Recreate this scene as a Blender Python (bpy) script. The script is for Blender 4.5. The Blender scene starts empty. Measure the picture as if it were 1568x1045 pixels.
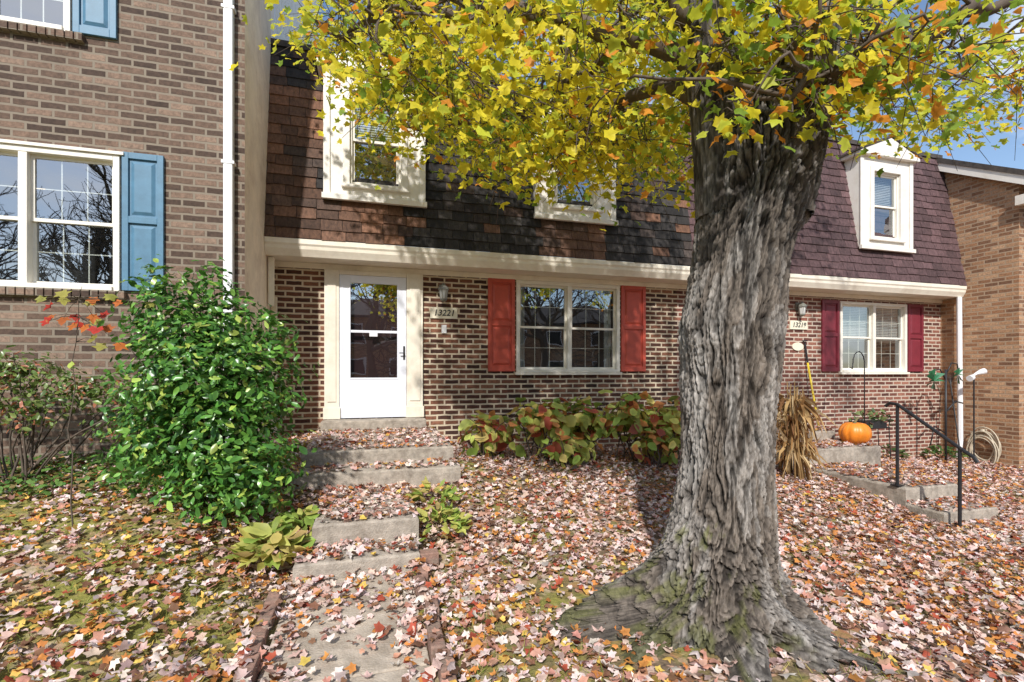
import bpy, math, random
import numpy as np
from mathutils import Vector, noise as mn
random.seed(7); rng=np.random.default_rng(11)
sc=bpy.context.scene
sc.view_settings.view_transform='Standard'
sc.view_settings.look='None'
sc.view_settings.exposure=0
COL=sc.collection

# ---------------------------------------------------------------- helpers
def link(o,parent=None):
    COL.objects.link(o)
    if parent is not None: o.parent=parent
    return o
def empty(name):
    o=bpy.data.objects.new(name,None); o.empty_display_size=.2
    return link(o)
def mesh_obj(name,verts,faces,mat,parent=None,smooth=False,cols=None):
    me=bpy.data.meshes.new(name)
    me.from_pydata([tuple(v) for v in verts],[],[tuple(f) for f in faces])
    if mat is not None: me.materials.append(mat)
    if cols is not None:
        ca=me.color_attributes.new('Col','FLOAT_COLOR','POINT')
        a=np.ones((len(verts),4),dtype=np.float32); a[:,:3]=cols
        ca.data.foreach_set('color',a.ravel())
    if smooth:
        me.polygons.foreach_set('use_smooth',[True]*len(me.polygons))
    me.update()
    return link(bpy.data.objects.new(name,me),parent)
class MB:
    def __init__(s): s.v=[]; s.f=[]
    def box(s,x0,x1,y0,y1,z0,z1):
        b=len(s.v)
        s.v+=[(x0,y0,z0),(x1,y0,z0),(x1,y1,z0),(x0,y1,z0),(x0,y0,z1),(x1,y0,z1),(x1,y1,z1),(x0,y1,z1)]
        s.f+=[(b,b+3,b+2,b+1),(b+4,b+5,b+6,b+7),(b,b+1,b+5,b+4),(b+1,b+2,b+6,b+5),(b+2,b+3,b+7,b+6),(b+3,b,b+4,b+7)]
        return s
    def quad(s,a,b_,c,d):
        b=len(s.v); s.v+=[a,b_,c,d]; s.f.append((b,b+1,b+2,b+3)); return s
    def poly(s,pts):
        b=len(s.v); s.v+=list(pts); s.f.append(tuple(range(b,b+len(pts)))); return s
    def prism_x(s,prof,x0,x1):
        n=len(prof); b=len(s.v)
        s.v+=[(x0,p[0],p[1]) for p in prof]+[(x1,p[0],p[1]) for p in prof]
        for i in range(n):
            j=(i+1)%n; s.f.append((b+i,b+j,b+n+j,b+n+i))
        s.f.append(tuple(b+i for i in range(n))[::-1]); s.f.append(tuple(b+n+i for i in range(n)))
        return s
    def prism_y(s,prof,y0,y1):
        n=len(prof); b=len(s.v)
        s.v+=[(p[0],y0,p[1]) for p in prof]+[(p[0],y1,p[1]) for p in prof]
        for i in range(n):
            j=(i+1)%n; s.f.append((b+i,b+j,b+n+j,b+n+i))
        s.f.append(tuple(b+i for i in range(n))[::-1]); s.f.append(tuple(b+n+i for i in range(n)))
        return s
    def tube(s,pts,rad,n=6):
        pts=[Vector(p) for p in pts]; b=len(s.v); m=len(pts)
        if not hasattr(rad,'__len__'): rad=[rad]*m
        prev=None
        for i,p in enumerate(pts):
            t=(pts[min(i+1,m-1)]-pts[max(i-1,0)])
            if t.length<1e-6: t=Vector((0,0,1))
            t.normalize()
            if prev is None:
                a=Vector((0,0,1)) if abs(t.z)<.9 else Vector((1,0,0))
                u=t.cross(a).normalized()
            else:
                u=(prev-t*prev.dot(t)).normalized()
            prev=u; w=t.cross(u)
            for k in range(n):
                q=2*math.pi*k/n
                s.v.append(tuple(p+(u*math.cos(q)+w*math.sin(q))*rad[i]))
        for i in range(m-1):
            for k in range(n):
                k2=(k+1)%n
                s.f.append((b+i*n+k,b+i*n+k2,b+(i+1)*n+k2,b+(i+1)*n+k))
        s.f.append(tuple(b+k for k in range(n))[::-1]); s.f.append(tuple(b+(m-1)*n+k for k in range(n)))
        return s
    def obj(s,name,mat,parent=None,bevel=0,smooth=False):
        o=mesh_obj(name,s.v,s.f,mat,parent,smooth)
        if bevel:
            m=o.modifiers.new('bevel','BEVEL'); m.width=bevel; m.segments=2; m.limit_method='ANGLE'
        return o

# ---------------------------------------------------------------- materials
def newmat(name):
    m=bpy.data.materials.new(name); m.use_nodes=True
    nt=m.node_tree; nt.nodes.clear()
    out=nt.nodes.new('ShaderNodeOutputMaterial')
    return m,nt,out
def N(nt,t,**kw):
    n=nt.nodes.new(t)
    for k,v in kw.items():
        if k.startswith('_'): setattr(n,k[1:],v)
        else: n.inputs[k.replace('__',' ')].default_value=v
    return n
def ramp(nt,stops,interp='LINEAR'):
    r=nt.nodes.new('ShaderNodeValToRGB'); cr=r.color_ramp; cr.interpolation=interp
    while len(cr.elements)<len(stops): cr.elements.new(.5)
    for e,(p,c) in zip(cr.elements,stops):
        e.position=p; e.color=(c[0],c[1],c[2],1)
    return r
def mixc(nt,fac,a,b,mode='MIX'):
    m=nt.nodes.new('ShaderNodeMix'); m.data_type='RGBA'; m.blend_type=mode
    L=nt.links
    for s,v in ((m.inputs[0],fac),(m.inputs[6],a),(m.inputs[7],b)):
        if isinstance(v,bpy.types.NodeSocket): L.new(v,s)
        elif isinstance(v,(tuple,list)): s.default_value=(v[0],v[1],v[2],1)
        else: s.default_value=v
    return m.outputs[2]
def basic(name,c,rough=.6,var=.18,scale=6,bump=.15,bscale=60,dirt=None,metal=0):
    m,nt,out=newmat(name); L=nt.links
    tc=N(nt,'ShaderNodeTexCoord'); v=tc.outputs['Object']
    n1=N(nt,'ShaderNodeTexNoise',Scale=scale,Detail=4.,Roughness=.68); L.new(v,n1.inputs['Vector'])
    lo=tuple(x*(1-var) for x in c); hi=tuple(min(1,x*(1+var)) for x in c)
    r=ramp(nt,[(.3,lo),(.7,hi)]); L.new(n1.outputs['Fac'],r.inputs[0])
    col=r.outputs[0]
    if dirt:
        n2=N(nt,'ShaderNodeTexNoise',Scale=scale*.45,Detail=5.,Roughness=.75); L.new(v,n2.inputs['Vector'])
        r2=ramp(nt,[(.48,(0,0,0)),(.72,(1,1,1))]); L.new(n2.outputs['Fac'],r2.inputs[0])
        col=mixc(nt,r2.outputs[0],col,dirt)
    p=N(nt,'ShaderNodeBsdfPrincipled',Roughness=rough,Metallic=metal); L.new(col,p.inputs['Base Color'])
    if bump:
        n3=N(nt,'ShaderNodeTexNoise',Scale=bscale,Detail=2.); L.new(v,n3.inputs['Vector'])
        b=N(nt,'ShaderNodeBump',Strength=bump,Distance=.01); L.new(n3.outputs['Fac'],b.inputs['Height']); L.new(b.outputs[0],p.inputs['Normal'])
    L.new(p.outputs[0],out.inputs[0]); return m
def brick(name,axis,stops,mortar,w=.215,h=.075,ms=.012,stain=.35,stainc=(.5,.5,.5)):
    m,nt,out=newmat(name); L=nt.links
    tc=N(nt,'ShaderNodeTexCoord'); sp=N(nt,'ShaderNodeSeparateXYZ'); L.new(tc.outputs['Object'],sp.inputs[0])
    nw=N(nt,'ShaderNodeTexNoise',Scale=9.,Detail=1.); L.new(tc.outputs['Object'],nw.inputs['Vector'])
    wm=N(nt,'ShaderNodeMath',_operation='MULTIPLY_ADD'); L.new(nw.outputs['Fac'],wm.inputs[0]); wm.inputs[1].default_value=.014; L.new(sp.outputs['Z'],wm.inputs[2])
    cb=N(nt,'ShaderNodeCombineXYZ'); L.new(sp.outputs['X' if axis=='x' else 'Y'],cb.inputs[0]); L.new(wm.outputs[0],cb.inputs[1])
    br=nt.nodes.new('ShaderNodeTexBrick'); L.new(cb.outputs[0],br.inputs['Vector'])
    br.inputs['Color1'].default_value=(0,0,0,1); br.inputs['Color2'].default_value=(1,1,1,1); br.inputs['Mortar'].default_value=(.5,.5,.5,1)
    br.inputs['Scale'].default_value=1; br.inputs['Mortar Size'].default_value=ms; br.inputs['Mortar Smooth'].default_value=.2
    br.inputs['Brick Width'].default_value=w; br.inputs['Row Height'].default_value=h; br.inputs['Bias'].default_value=0
    r=ramp(nt,stops); L.new(br.outputs['Color'],r.inputs[0])
    n1=N(nt,'ShaderNodeTexNoise',Scale=38.,Detail=3.,Roughness=.7); L.new(tc.outputs['Object'],n1.inputs['Vector'])
    r1=ramp(nt,[(.25,(.55,.55,.55)),(.75,(1.4,1.4,1.4))]); L.new(n1.outputs['Fac'],r1.inputs[0])
    c=mixc(nt,1.,r.outputs[0],r1.outputs[0],'MULTIPLY')
    n2=N(nt,'ShaderNodeTexNoise',Scale=1.3,Detail=4.,Roughness=.7); L.new(tc.outputs['Object'],n2.inputs['Vector'])
    mc=mixc(nt,n2.outputs['Fac'],tuple(x*.7 for x in mortar),tuple(min(1,x*1.2) for x in mortar))
    c=mixc(nt,br.outputs['Fac'],c,mc)
    r2=ramp(nt,[(.42,(1,1,1)),(.7,stainc)]); L.new(n2.outputs['Fac'],r2.inputs[0])
    c=mixc(nt,stain,c,r2.outputs[0],'MULTIPLY')
    p=N(nt,'ShaderNodeBsdfPrincipled',Roughness=.88); L.new(c,p.inputs['Base Color'])
    mm=N(nt,'ShaderNodeMath',_operation='MULTIPLY'); L.new(br.outputs['Fac'],mm.inputs[0]); mm.inputs[1].default_value=-1.
    b=N(nt,'ShaderNodeBump',Strength=.7,Distance=.008); L.new(mm.outputs[0],b.inputs['Height']); L.new(b.outputs[0],p.inputs['Normal'])
    L.new(p.outputs[0],out.inputs[0]); return m
def attr_leaf(name,trans=.45,rough=.5,spec=.3):
    m,nt,out=newmat(name); L=nt.links
    a=N(nt,'ShaderNodeAttribute',_attribute_name='Col')
    p=N(nt,'ShaderNodeBsdfPrincipled',Roughness=rough); L.new(a.outputs['Color'],p.inputs['Base Color']); p.inputs['Specular IOR Level'].default_value=spec
    t=N(nt,'ShaderNodeBsdfTranslucent'); L.new(a.outputs['Color'],t.inputs['Color'])
    mx=N(nt,'ShaderNodeMixShader',Fac=trans); L.new(p.outputs[0],mx.inputs[1]); L.new(t.outputs[0],mx.inputs[2])
    L.new(mx.outputs[0],out.inputs[0]); return m
def attr_solid(name,rough=.85,nscale=40.,lo=.6,hi=1.3,bump=.4,stretch=(1,1,1)):
    m,nt,out=newmat(name); L=nt.links
    a=N(nt,'ShaderNodeAttribute',_attribute_name='Col')
    tc=N(nt,'ShaderNodeTexCoord'); mp=N(nt,'ShaderNodeMapping'); mp.inputs['Scale'].default_value=stretch; L.new(tc.outputs['Object'],mp.inputs[0])
    n1=N(nt,'ShaderNodeTexNoise',Scale=nscale,Detail=4.,Roughness=.72); L.new(mp.outputs[0],n1.inputs['Vector'])
    r=ramp(nt,[(.3,(lo,)*3),(.7,(hi,)*3)]); L.new(n1.outputs['Fac'],r.inputs[0])
    c=mixc(nt,1.,a.outputs['Color'],r.outputs[0],'MULTIPLY')
    p=N(nt,'ShaderNodeBsdfPrincipled',Roughness=rough); L.new(c,p.inputs['Base Color'])
    b=N(nt,'ShaderNodeBump',Strength=bump,Distance=.012); L.new(n1.outputs['Fac'],b.inputs['Height']); L.new(b.outputs[0],p.inputs['Normal'])
    L.new(p.outputs[0],out.inputs[0]); return m
def glass_mat(name,refl=.4,tint=(.8,.85,.85)):
    m,nt,out=newmat(name); L=nt.links
    g=N(nt,'ShaderNodeBsdfGlossy',Roughness=.012); g.inputs['Color'].default_value=(.93,.96,1,1)
    t=N(nt,'ShaderNodeBsdfTransparent'); t.inputs['Color'].default_value=(*tint,1)
    tc=N(nt,'ShaderNodeTexCoord'); n1=N(nt,'ShaderNodeTexNoise',Scale=2.2,Detail=1.); L.new(tc.outputs['Object'],n1.inputs['Vector'])
    b=N(nt,'ShaderNodeBump',Strength=.1,Distance=.02); L.new(n1.outputs['Fac'],b.inputs['Height']); L.new(b.outputs[0],g.inputs['Normal'])
    mx=N(nt,'ShaderNodeMixShader',Fac=refl); L.new(t.outputs[0],mx.inputs[1]); L.new(g.outputs[0],mx.inputs[2])
    L.new(mx.outputs[0],out.inputs[0]); return m

M_brick1=brick('brick_dark_red','x',[(0,(.045,.02,.014)),(.3,(.095,.036,.023)),(.7,(.17,.063,.035)),(1,(.29,.13,.075))],(.66,.55,.40),ms=.0135)
M_brick2=brick('brick_red','x',[(0,(.09,.03,.022)),(.4,(.17,.058,.04)),(.75,(.25,.09,.06)),(1,(.34,.15,.1))],(.6,.5,.4),ms=.0125)
M_brickL=brick('brick_brown','x',[(0,(.06,.036,.025)),(.35,(.125,.078,.054)),(.7,(.19,.12,.083)),(1,(.28,.19,.135))],(.27,.22,.165),stain=.5)
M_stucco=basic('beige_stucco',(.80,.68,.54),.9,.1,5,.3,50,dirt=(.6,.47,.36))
M_brickR=brick('brick_tan_side','y',[(0,(.2,.1,.055)),(.4,(.36,.18,.09)),(.75,(.46,.26,.14)),(1,(.55,.34,.2))],(.46,.33,.22))
M_brickRf=brick('brick_tan_front','x',[(0,(.2,.1,.055)),(.4,(.33,.165,.085)),(.75,(.42,.23,.12)),(1,(.5,.3,.17))],(.42,.3,.2))
M_cream=basic('cream_trim_paint',(.84,.775,.65),.45,.06,4,0,dirt=(.7,.62,.5))
M_frame=basic('window_frame_paint',(.82,.775,.68),.45,.05,5,0)
M_white=basic('white_paint',(.8,.8,.81),.4,.04,4,0)
M_dormer=basic('dormer_trim_paint',(.82,.78,.71),.5,.05,4,0,dirt=(.72,.66,.57))
M_doorw=basic('storm_door_white',(.79,.81,.88),.35,.02,3,0)
M_red=basic('shutter_red',(.5,.08,.048),.5,.12,8,0)
M_maroon=basic('shutter_maroon',(.19,.022,.035),.5,.12,8,0)
M_blue=basic('shutter_blue',(.085,.2,.3),.5,.14,8,0)
M_glass=glass_mat('window_glass',.32)
M_glassd=glass_mat('storm_glass',.36)
M_dark=basic('interior_dark',(.035,.033,.032),.9,.5,2,0)
M_blind=basic('blind_white',(.6,.6,.58),.7,.05,3,0)
M_black=basic('black_iron',(.018,.018,.02),.45,.2,20,0)
M_conc=basic('concrete_old',(.38,.33,.27),.9,.3,16,.6,90,dirt=(.2,.165,.13))
M_concr=basic('concrete_path_mat',(.46,.39,.31),.9,.25,11,.5,80,dirt=(.27,.22,.165))
M_edge=basic('edging_brick',(.27,.16,.12),.9,.45,12,.5,60,dirt=(.24,.2,.155))
M_roof=basic('asphalt_roof',(.07,.058,.05),.95,.4,12,.5,60)
M_orange=basic('pumpkin_skin',(.8,.24,.02),.42,.15,7,0)
M_stem=basic('pumpkin_stem',(.16,.14,.06),.8,.3,20,0)
M_yellow=basic('yellow_handle',(.75,.55,.04),.4,.1,8,0)
M_hose=basic('hose_rubber',(.5,.43,.32),.5,.15,10,0)
M_siding_white=basic('white_siding_paint',(.85,.84,.81),.55,.05,4,0)
M_plaque=basic('plaque_paint',(.8,.74,.58),.5,.06,6,0)
M_shingle=attr_solid('mansard_shingle_mat',.9,28.,.5,1.45,.5,(1,1,.45))
M_bark=attr_solid('maple_bark',.92,34.,.5,1.45,1.,(1,1,.35))
M_leaf=attr_leaf('maple_leaf',.5,.5)
M_fallen=attr_leaf('fallen_leaf',.1,.7,.2)
M_green=attr_leaf('shrub_leaf',.25,.3,.5)
M_hyd=attr_leaf('hydrangea_leaf',.35,.5,.3)
M_straw=attr_leaf('dry_corn_leaf',.2,.8,.1)
M_twig=basic('twig_bark',(.1,.075,.055),.9,.3,20,0)
M_green_metal=basic('green_metal',(.03,.16,.07),.4,.2,10,0)
M_maroon_d=basic('inner_door_paint',(.05,.012,.014),.5,.2,5,0)

# ---------------------------------------------------------------- terrain
def sstep(t): t=np.clip(t,0,1); return t*t*(3-2*t)
def gz(x,y):
    x=np.asarray(x,float); y=np.asarray(y,float)
    a=np.interp(x,[-6,-1,1.4,3,10],[.64,.6,.38,.37,.23])
    y0=np.interp(x,[-1.3,-.6,.5,1.5],[2.3,3.4,3.4,3.0])
    z=.015+a*sstep((y-y0)/(6.2-y0))-.052*np.clip(x-1,0,12)
    u=.012*np.sin(x*2.3+y*1.1)+.01*np.sin(y*3.1-x*1.7)
    pathm=np.clip((np.abs(x+.1)-.45)/.25,0,1)
    d2=(x-2.1)**2+(y-2.5)**2
    z=z+u*pathm+.05*np.exp(-d2/.8)
    p2=(x>5.95)&(x<7.1)&(y<4.4)
    z=np.where(p2,np.minimum(z,-.26),z)
    return z
def surf(x,y):
    z=gz(x,y)
    def blk(x0,x1,y0,y1,h):
        nonlocal z
        z=np.where((x>x0)&(x<x1)&(y>y0)&(y<y1),np.maximum(h,z),z)
    blk(-.5,.3,-9,3.58,.035); blk(-.6,-.5,-1,3.35,.085); blk(.29,.39,-1,3.6,.085)
    blk(-.64,.88,5.3,7.2,.65); blk(-.72,.9,4.98,5.3,.49); blk(-.39,.37,3.88,4.98,.325); blk(-.48,.35,3.58,3.88,.155)
    blk(5.6,7.3,6.2,7.2,.5); blk(5.6,7.5,5.6,6.2,.33); blk(6.1,6.95,4.25,5.6,.08); blk(6.1,6.95,3.85,4.25,-.1); blk(6.1,6.95,-9,3.85,-.245)
    return z
xs=np.concatenate([[-400,-200,-100,-60,-30,-18,-12],np.arange(-9,16.01,.12),[18,22,30,60,100,200,400]])
ys=np.concatenate([[-400,-200,-100,-60,-35,-20,-12,-6,-3,-1],np.arange(-.5,8.01,.1),[10,14,20,40,80,160,400]])
gx,gy=np.meshgrid(xs,ys); g=gz(gx,gy)
V=np.stack([gx.ravel(),gy.ravel(),g.ravel()],1); nx=len(xs); ny=len(ys)
F=[(j*nx+i,j*nx+i+1,(j+1)*nx+i+1,(j+1)*nx+i) for j in range(ny-1) for i in range(nx-1)]
gxx=V[:,0]; lawn=np.clip((-.3-gxx)/.5,0,1)*.42+.2*((gxx>-.3)&(gxx<1.6))
lawn=np.clip(lawn+.12,0,1)
m,nt,out=newmat('leafy_soil_and_grass'); L=nt.links
tc=N(nt,'ShaderNodeTexCoord')
n1=N(nt,'ShaderNodeTexNoise',Scale=1.9,Detail=4.,Roughness=.7); L.new(tc.outputs['Object'],n1.inputs['Vector'])
n2=N(nt,'ShaderNodeTexNoise',Scale=30.,Detail=4.,Roughness=.7); L.new(tc.outputs['Object'],n2.inputs['Vector'])
r1=ramp(nt,[(.3,(.08,.055,.035)),(.55,(.19,.13,.08)),(.75,(.3,.2,.13))]); L.new(n2.outputs['Fac'],r1.inputs[0])
r2=ramp(nt,[(.3,(.12,.13,.025)),(.7,(.34,.31,.07))]); L.new(n2.outputs['Fac'],r2.inputs[0])
at=N(nt,'ShaderNodeAttribute',_attribute_name='Col'); sa=N(nt,'ShaderNodeSeparateColor'); L.new(at.outputs['Color'],sa.inputs[0])
ad=N(nt,'ShaderNodeMath',_operation='MULTIPLY_ADD'); L.new(sa.outputs[0],ad.inputs[0]); ad.inputs[1].default_value=.35; L.new(n1.outputs['Fac'],ad.inputs[2])
r3=ramp(nt,[(.53,(0,0,0)),(.72,(1,1,1))]); L.new(ad.outputs[0],r3.inputs[0])
vo=N(nt,'ShaderNodeTexVoronoi',Scale=17.); L.new(tc.outputs['Object'],vo.inputs['Vector'])
sp=N(nt,'ShaderNodeSeparateColor'); L.new(vo.outputs['Color'],sp.inputs[0])
r4=ramp(nt,[(0,(.5,.3,.22)),(.3,(.55,.4,.33)),(.6,(.4,.19,.1)),(.85,(.22,.12,.07))],'CONSTANT'); L.new(sp.outputs[0],r4.inputs[0])
gt=N(nt,'ShaderNodeMath',_operation='GREATER_THAN'); L.new(sp.outputs[1],gt.inputs[0]); gt.inputs[1].default_value=.5
c=mixc(nt,gt.outputs[0],r1.outputs[0],r4.outputs[0])
c=mixc(nt,r3.outputs[0],c,r2.outputs[0])
p=N(nt,'ShaderNodeBsdfPrincipled',Roughness=.95); L.new(c,p.inputs['Base Color'])
b=N(nt,'ShaderNodeBump',Strength=.6,Distance=.03); L.new(n2.outputs['Fac'],b.inputs['Height']); L.new(b.outputs[0],p.inputs['Normal'])
L.new(p.outputs[0],out.inputs[0]); M_ground=m
mesh_obj('ground',V,F,M_ground,None,True,np.stack([lawn]*3,1))

# ---------------------------------------------------------------- path & steps
b=MB(); y=-6.
while y<3.56:
    y1=min(y+1.2,3.57); b.box(-.49,.29,y,y1-.012,-.1,.035); y=y1
b.obj('concrete_path',M_concr,None,.008)
b=MB()
for y0 in np.arange(-6,3.7,1.2): b.box(6.1,6.95,y0,min(y0+1.188,3.84),-.4,-.245)
b.obj('concrete_path',M_concr,None,.008)
def edging(x,y0,y1,name):
    vs=MB(); y=y0
    while y<y1:
        l=.19; dx=random.uniform(-.015,.015); dz=random.uniform(-.02,.01); t=random.uniform(-.01,.01)
        n=len(vs.v); vs.box(x+dx,x+.075+dx,y,y+l-random.uniform(.008,.02),-.1,.095+dz)
        for i in (2,3,6,7):
            q=vs.v[n+i]; vs.v[n+i]=(q[0]+t,q[1],q[2]+t*.8)
        y+=l
    vs.obj(name,M_edge,None,.008)
edging(-.58,-1,3.35,'brick_edging'); edging(.305,-1,3.6,'brick_edging')
st=empty('concrete_steps')
def slab(x0,x1,y0,y1,z0,z1,nm,par):
    nxs=max(2,int((x1-x0)/.06)); nys=max(2,int((y1-y0)/.08)); vs=[];fs=[]
    for j in range(nys+1):
        for i in range(nxs+1):
            X=x0+(x1-x0)*i/nxs; Y=y0+(y1-y0)*j/nys; e=.006*mn.noise(Vector((X*5,Y*5,z1*7)))
            dy=.012*mn.noise(Vector((X*7,z1*9,1))) if j==0 else 0; ch=-.008*(1+mn.noise(Vector((X*13,Y*13,2)))) if (j==0 or i in (0,nxs)) else 0
            vs.append((X,Y+dy,z1+e*(1 if 0<j<nys else .4)+ch))
    W=nxs+1
    for j in range(nys):
        for i in range(nxs): fs.append((j*W+i,j*W+i+1,(j+1)*W+i+1,(j+1)*W+i))
    ring=[i for i in range(W)]+[j*W+nxs for j in range(1,nys+1)]+[nys*W+i for i in range(nxs-1,-1,-1)]+[j*W for j in range(nys-1,0,-1)]
    top=[vs[k] for k in ring]; b1=len(vs); ml=len(ring)
    cx,cy=(x0+x1)/2,(y0+y1)/2
    vs+=[(p_[0]+(.008 if p_[0]>cx else -.008)*(abs(p_[0]-cx)>(x1-x0)/2-.02),p_[1]-(.008 if p_[1]<cy-(y1-y0)/2+.03 else 0),p_[2]-.016) for p_ in top]
    vs+=[(p_[0],p_[1],z0) for p_ in vs[b1:b1+ml]]
    for k in range(ml):
        k2=(k+1)%ml
        fs.append((ring[k],b1+k,b1+k2,ring[k2])); fs.append((b1+k,b1+ml+k,b1+ml+k2,b1+k2))
    return mesh_obj(nm,vs,fs,M_conc,par,False)
slab(-.64,.88,5.3,7.17,-.2,.65,'landing',st); slab(-.72,.9,4.98,5.28,-.2,.49,'step_upper',st)
slab(-.39,.37,3.88,4.955,-.2,.325,'mid_landing',st); slab(-.48,.35,3.58,3.86,-.2,.155,'step_lower',st)
slab(-.6,.77,6.93,7.12,.63,.8,'door_sill_block',st)
st2=empty('concrete_steps')
slab(5.6,7.3,6.2,7.17,-.5,.5,'landing',st2); slab(5.6,7.5,5.6,6.18,-.5,.33,'step_upper',st2)
slab(6.1,6.95,4.25,5.58,-.6,.08,'walk_slab',st2); slab(6.1,6.95,3.85,4.23,-.6,-.1,'step_lower',st2)
b=MB(); b.box(.36,.5,3.62,3.72,0,.12); b.obj('loose_brick',M_edge,None,.006)

# ---------------------------------------------------------------- building parts
def wall(x0,x1,z0,z1,y,ops,mat,name,parent,thick=.12):
    X=sorted({x0,x1,*[o[0] for o in ops],*[o[1] for o in ops]}); Z=sorted({z0,z1,*[o[2] for o in ops],*[o[3] for o in ops]})
    b=MB()
    for i in range(len(X)-1):
        for j in range(len(Z)-1):
            cx=(X[i]+X[i+1])/2; cz=(Z[j]+Z[j+1])/2
            if any(o[0]<cx<o[1] and o[2]<cz<o[3] for o in ops): continue
            b.quad((X[i],y,Z[j]),(X[i+1],y,Z[j]),(X[i+1],y,Z[j+1]),(X[i],y,Z[j+1]))
    for o in ops:
        a,c,d,e=o; t=y+thick
        b.quad((a,y,d),(a,t,d),(a,t,e),(a,y,e)); b.quad((c,y,d),(c,t,d),(c,t,e),(c,y,e))
        b.quad((a,y,d),(c,y,d),(c,t,d),(a,t,d)); b.quad((a,y,e),(c,y,e),(c,t,e),(a,t,e))
    return b.obj(name,mat,parent)
def window(x0,x1,z0,z1,y,parent,mat,n=2,blind=0.,fr=.055,grid=True,cur=False,proud=.03):
    f=MB(); g=MB(); mu=MB()
    f.box(x0,x0+fr,y-proud,y+.1,z0,z1); f.box(x1-fr,x1,y-proud,y+.1,z0,z1)
    f.box(x0+fr,x1-fr,y-proud,y+.1,z1-fr,z1); f.box(x0+fr,x1-fr,y-proud-.02,y+.1,z0,z0+fr*.8)
    w=(x1-x0-2*fr); mw=.07 if n==2 else 0
    pw=(w-mw*(n-1))/n
    for k in range(n):
        a=x0+fr+k*(pw+mw); c=a+pw
        if k<n-1: f.box(c,c+mw,y-proud+.004,y+.1,z0+fr*.8,z1-fr)
        zb_=z0+fr*.8; zt=z1-fr; zm=(zb_+zt)/2
        for (q0,q1,yy) in ((zb_,zm+.018,y+.055),(zm-.018,zt,y+.03)):
            s=.03
            mu.box(a,a+s,yy,yy+.022,q0,q1); mu.box(c-s,c,yy,yy+.022,q0,q1)
            mu.box(a+s,c-s,yy,yy+.022,q0,q0+s*1.1); mu.box(a+s,c-s,yy,yy+.022,q1-s*1.1,q1)
            if grid:
                for i in (1,2):
                    xx=a+s+(c-a-2*s)*i/3; mu.box(xx-.005,xx+.005,yy+.013,yy+.019,q0+s,q1-s)
                zz=(q0+q1)/2; mu.box(a+s,c-s,yy+.014,yy+.0185,zz-.005,zz+.005)
            tl=random.uniform(-.004,.004)
            g.quad((a+s,yy+.011+tl,q0+s),(c-s,yy+.011-tl,q0+s),(c-s,yy+.011-tl,q1-s),(a+s,yy+.011+tl,q1-s))
    f.obj('window_frame',mat,parent,.004); mu.obj('window_sash',M_frame,parent); g.obj('window_glass',M_glass,parent)
    d=MB(); yb=y+.75
    d.quad((x0,yb,z0),(x1,yb,z0),(x1,yb,z1),(x0,yb,z1)); d.quad((x0,y+.12,z0),(x0,yb,z0),(x0,yb,z1),(x0,y+.12,z1)); d.quad((x1,y+.12,z0),(x1,yb,z0),(x1,yb,z1),(x1,y+.12,z1))
    d.quad((x0,y+.12,z0),(x1,y+.12,z0),(x1,yb,z0),(x0,yb,z0)); d.quad((x0,y+.12,z1),(x1,y+.12,z1),(x1,yb,z1),(x0,yb,z1))
    d.obj('room_interior',M_dark,parent)
    if blind>0:
        bl=MB(); z=z1-fr
        while z>z1-fr-(z1-z0)*blind:
            bl.quad((x0+fr,y+.12,z-.028),(x1-fr,y+.12,z-.028),(x1-fr,y+.138,z),(x0+fr,y+.138,z)); z-=.032
        bl.obj('window_blind',M_blind,parent)
    if cur:
        cu=MB()
        for (ca,cc) in ((x0+fr,x0+fr+.14),(x1-fr-.14,x1-fr)):
            k=0; xx=ca
            while xx<cc:
                cu.quad((xx,y+.16+.02*(k%2),z0),(xx+.02,y+.16+.02*((k+1)%2),z0),(xx+.02,y+.16+.02*((k+1)%2),z1),(xx,y+.16+.02*(k%2),z1)); xx+=.02;k+=1
        cu.obj('curtain',M_blind,parent)
def shutter(x0,x1,z0,z1,y,mat,parent):
    b=MB(); s=.055; zm=(z0+z1)/2+.02
    b.box(x0,x0+s,y-.035,y-.003,z0,z1); b.box(x1-s,x1,y-.035,y-.003,z0,z1)
    for (q0,q1) in ((z0,z0+s*1.4),(zm-s*.6,zm+s*.6),(z1-s*1.1,z1)): b.box(x0+s,x1-s,y-.0348,y-.003,q0,q1)
    b.box(x0+s,x1-s,y-.014,y-.003,z0+s*1.4,z1-s*1.1)
    for (q0,q1) in ((z0+s*1.4,zm-s*.6),(zm+s*.6,z1-s*1.1)):
        n=len(b.v); A=.02;B=.05; yb,yt=y-.0145,y-.03
        b.v+=[(x0+s+A,yb,q0+A),(x1-s-A,yb,q0+A),(x1-s-A,yb,q1-A),(x0+s+A,yb,q1-A),(x0+s+B,yt,q0+B),(x1-s-B,yt,q0+B),(x1-s-B,yt,q1-B),(x0+s+B,yt,q1-B)]
        b.f+=[(n+4,n+5,n+6,n+7)]+[(n+i,n+(i+1)%4,n+4+(i+1)%4,n+4+i) for i in range(4)]
    b.obj('shutter',mat,parent,.003)
M_lant=basic('aged_brass',(.2,.2,.17),.45,.3,20,0)
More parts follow.
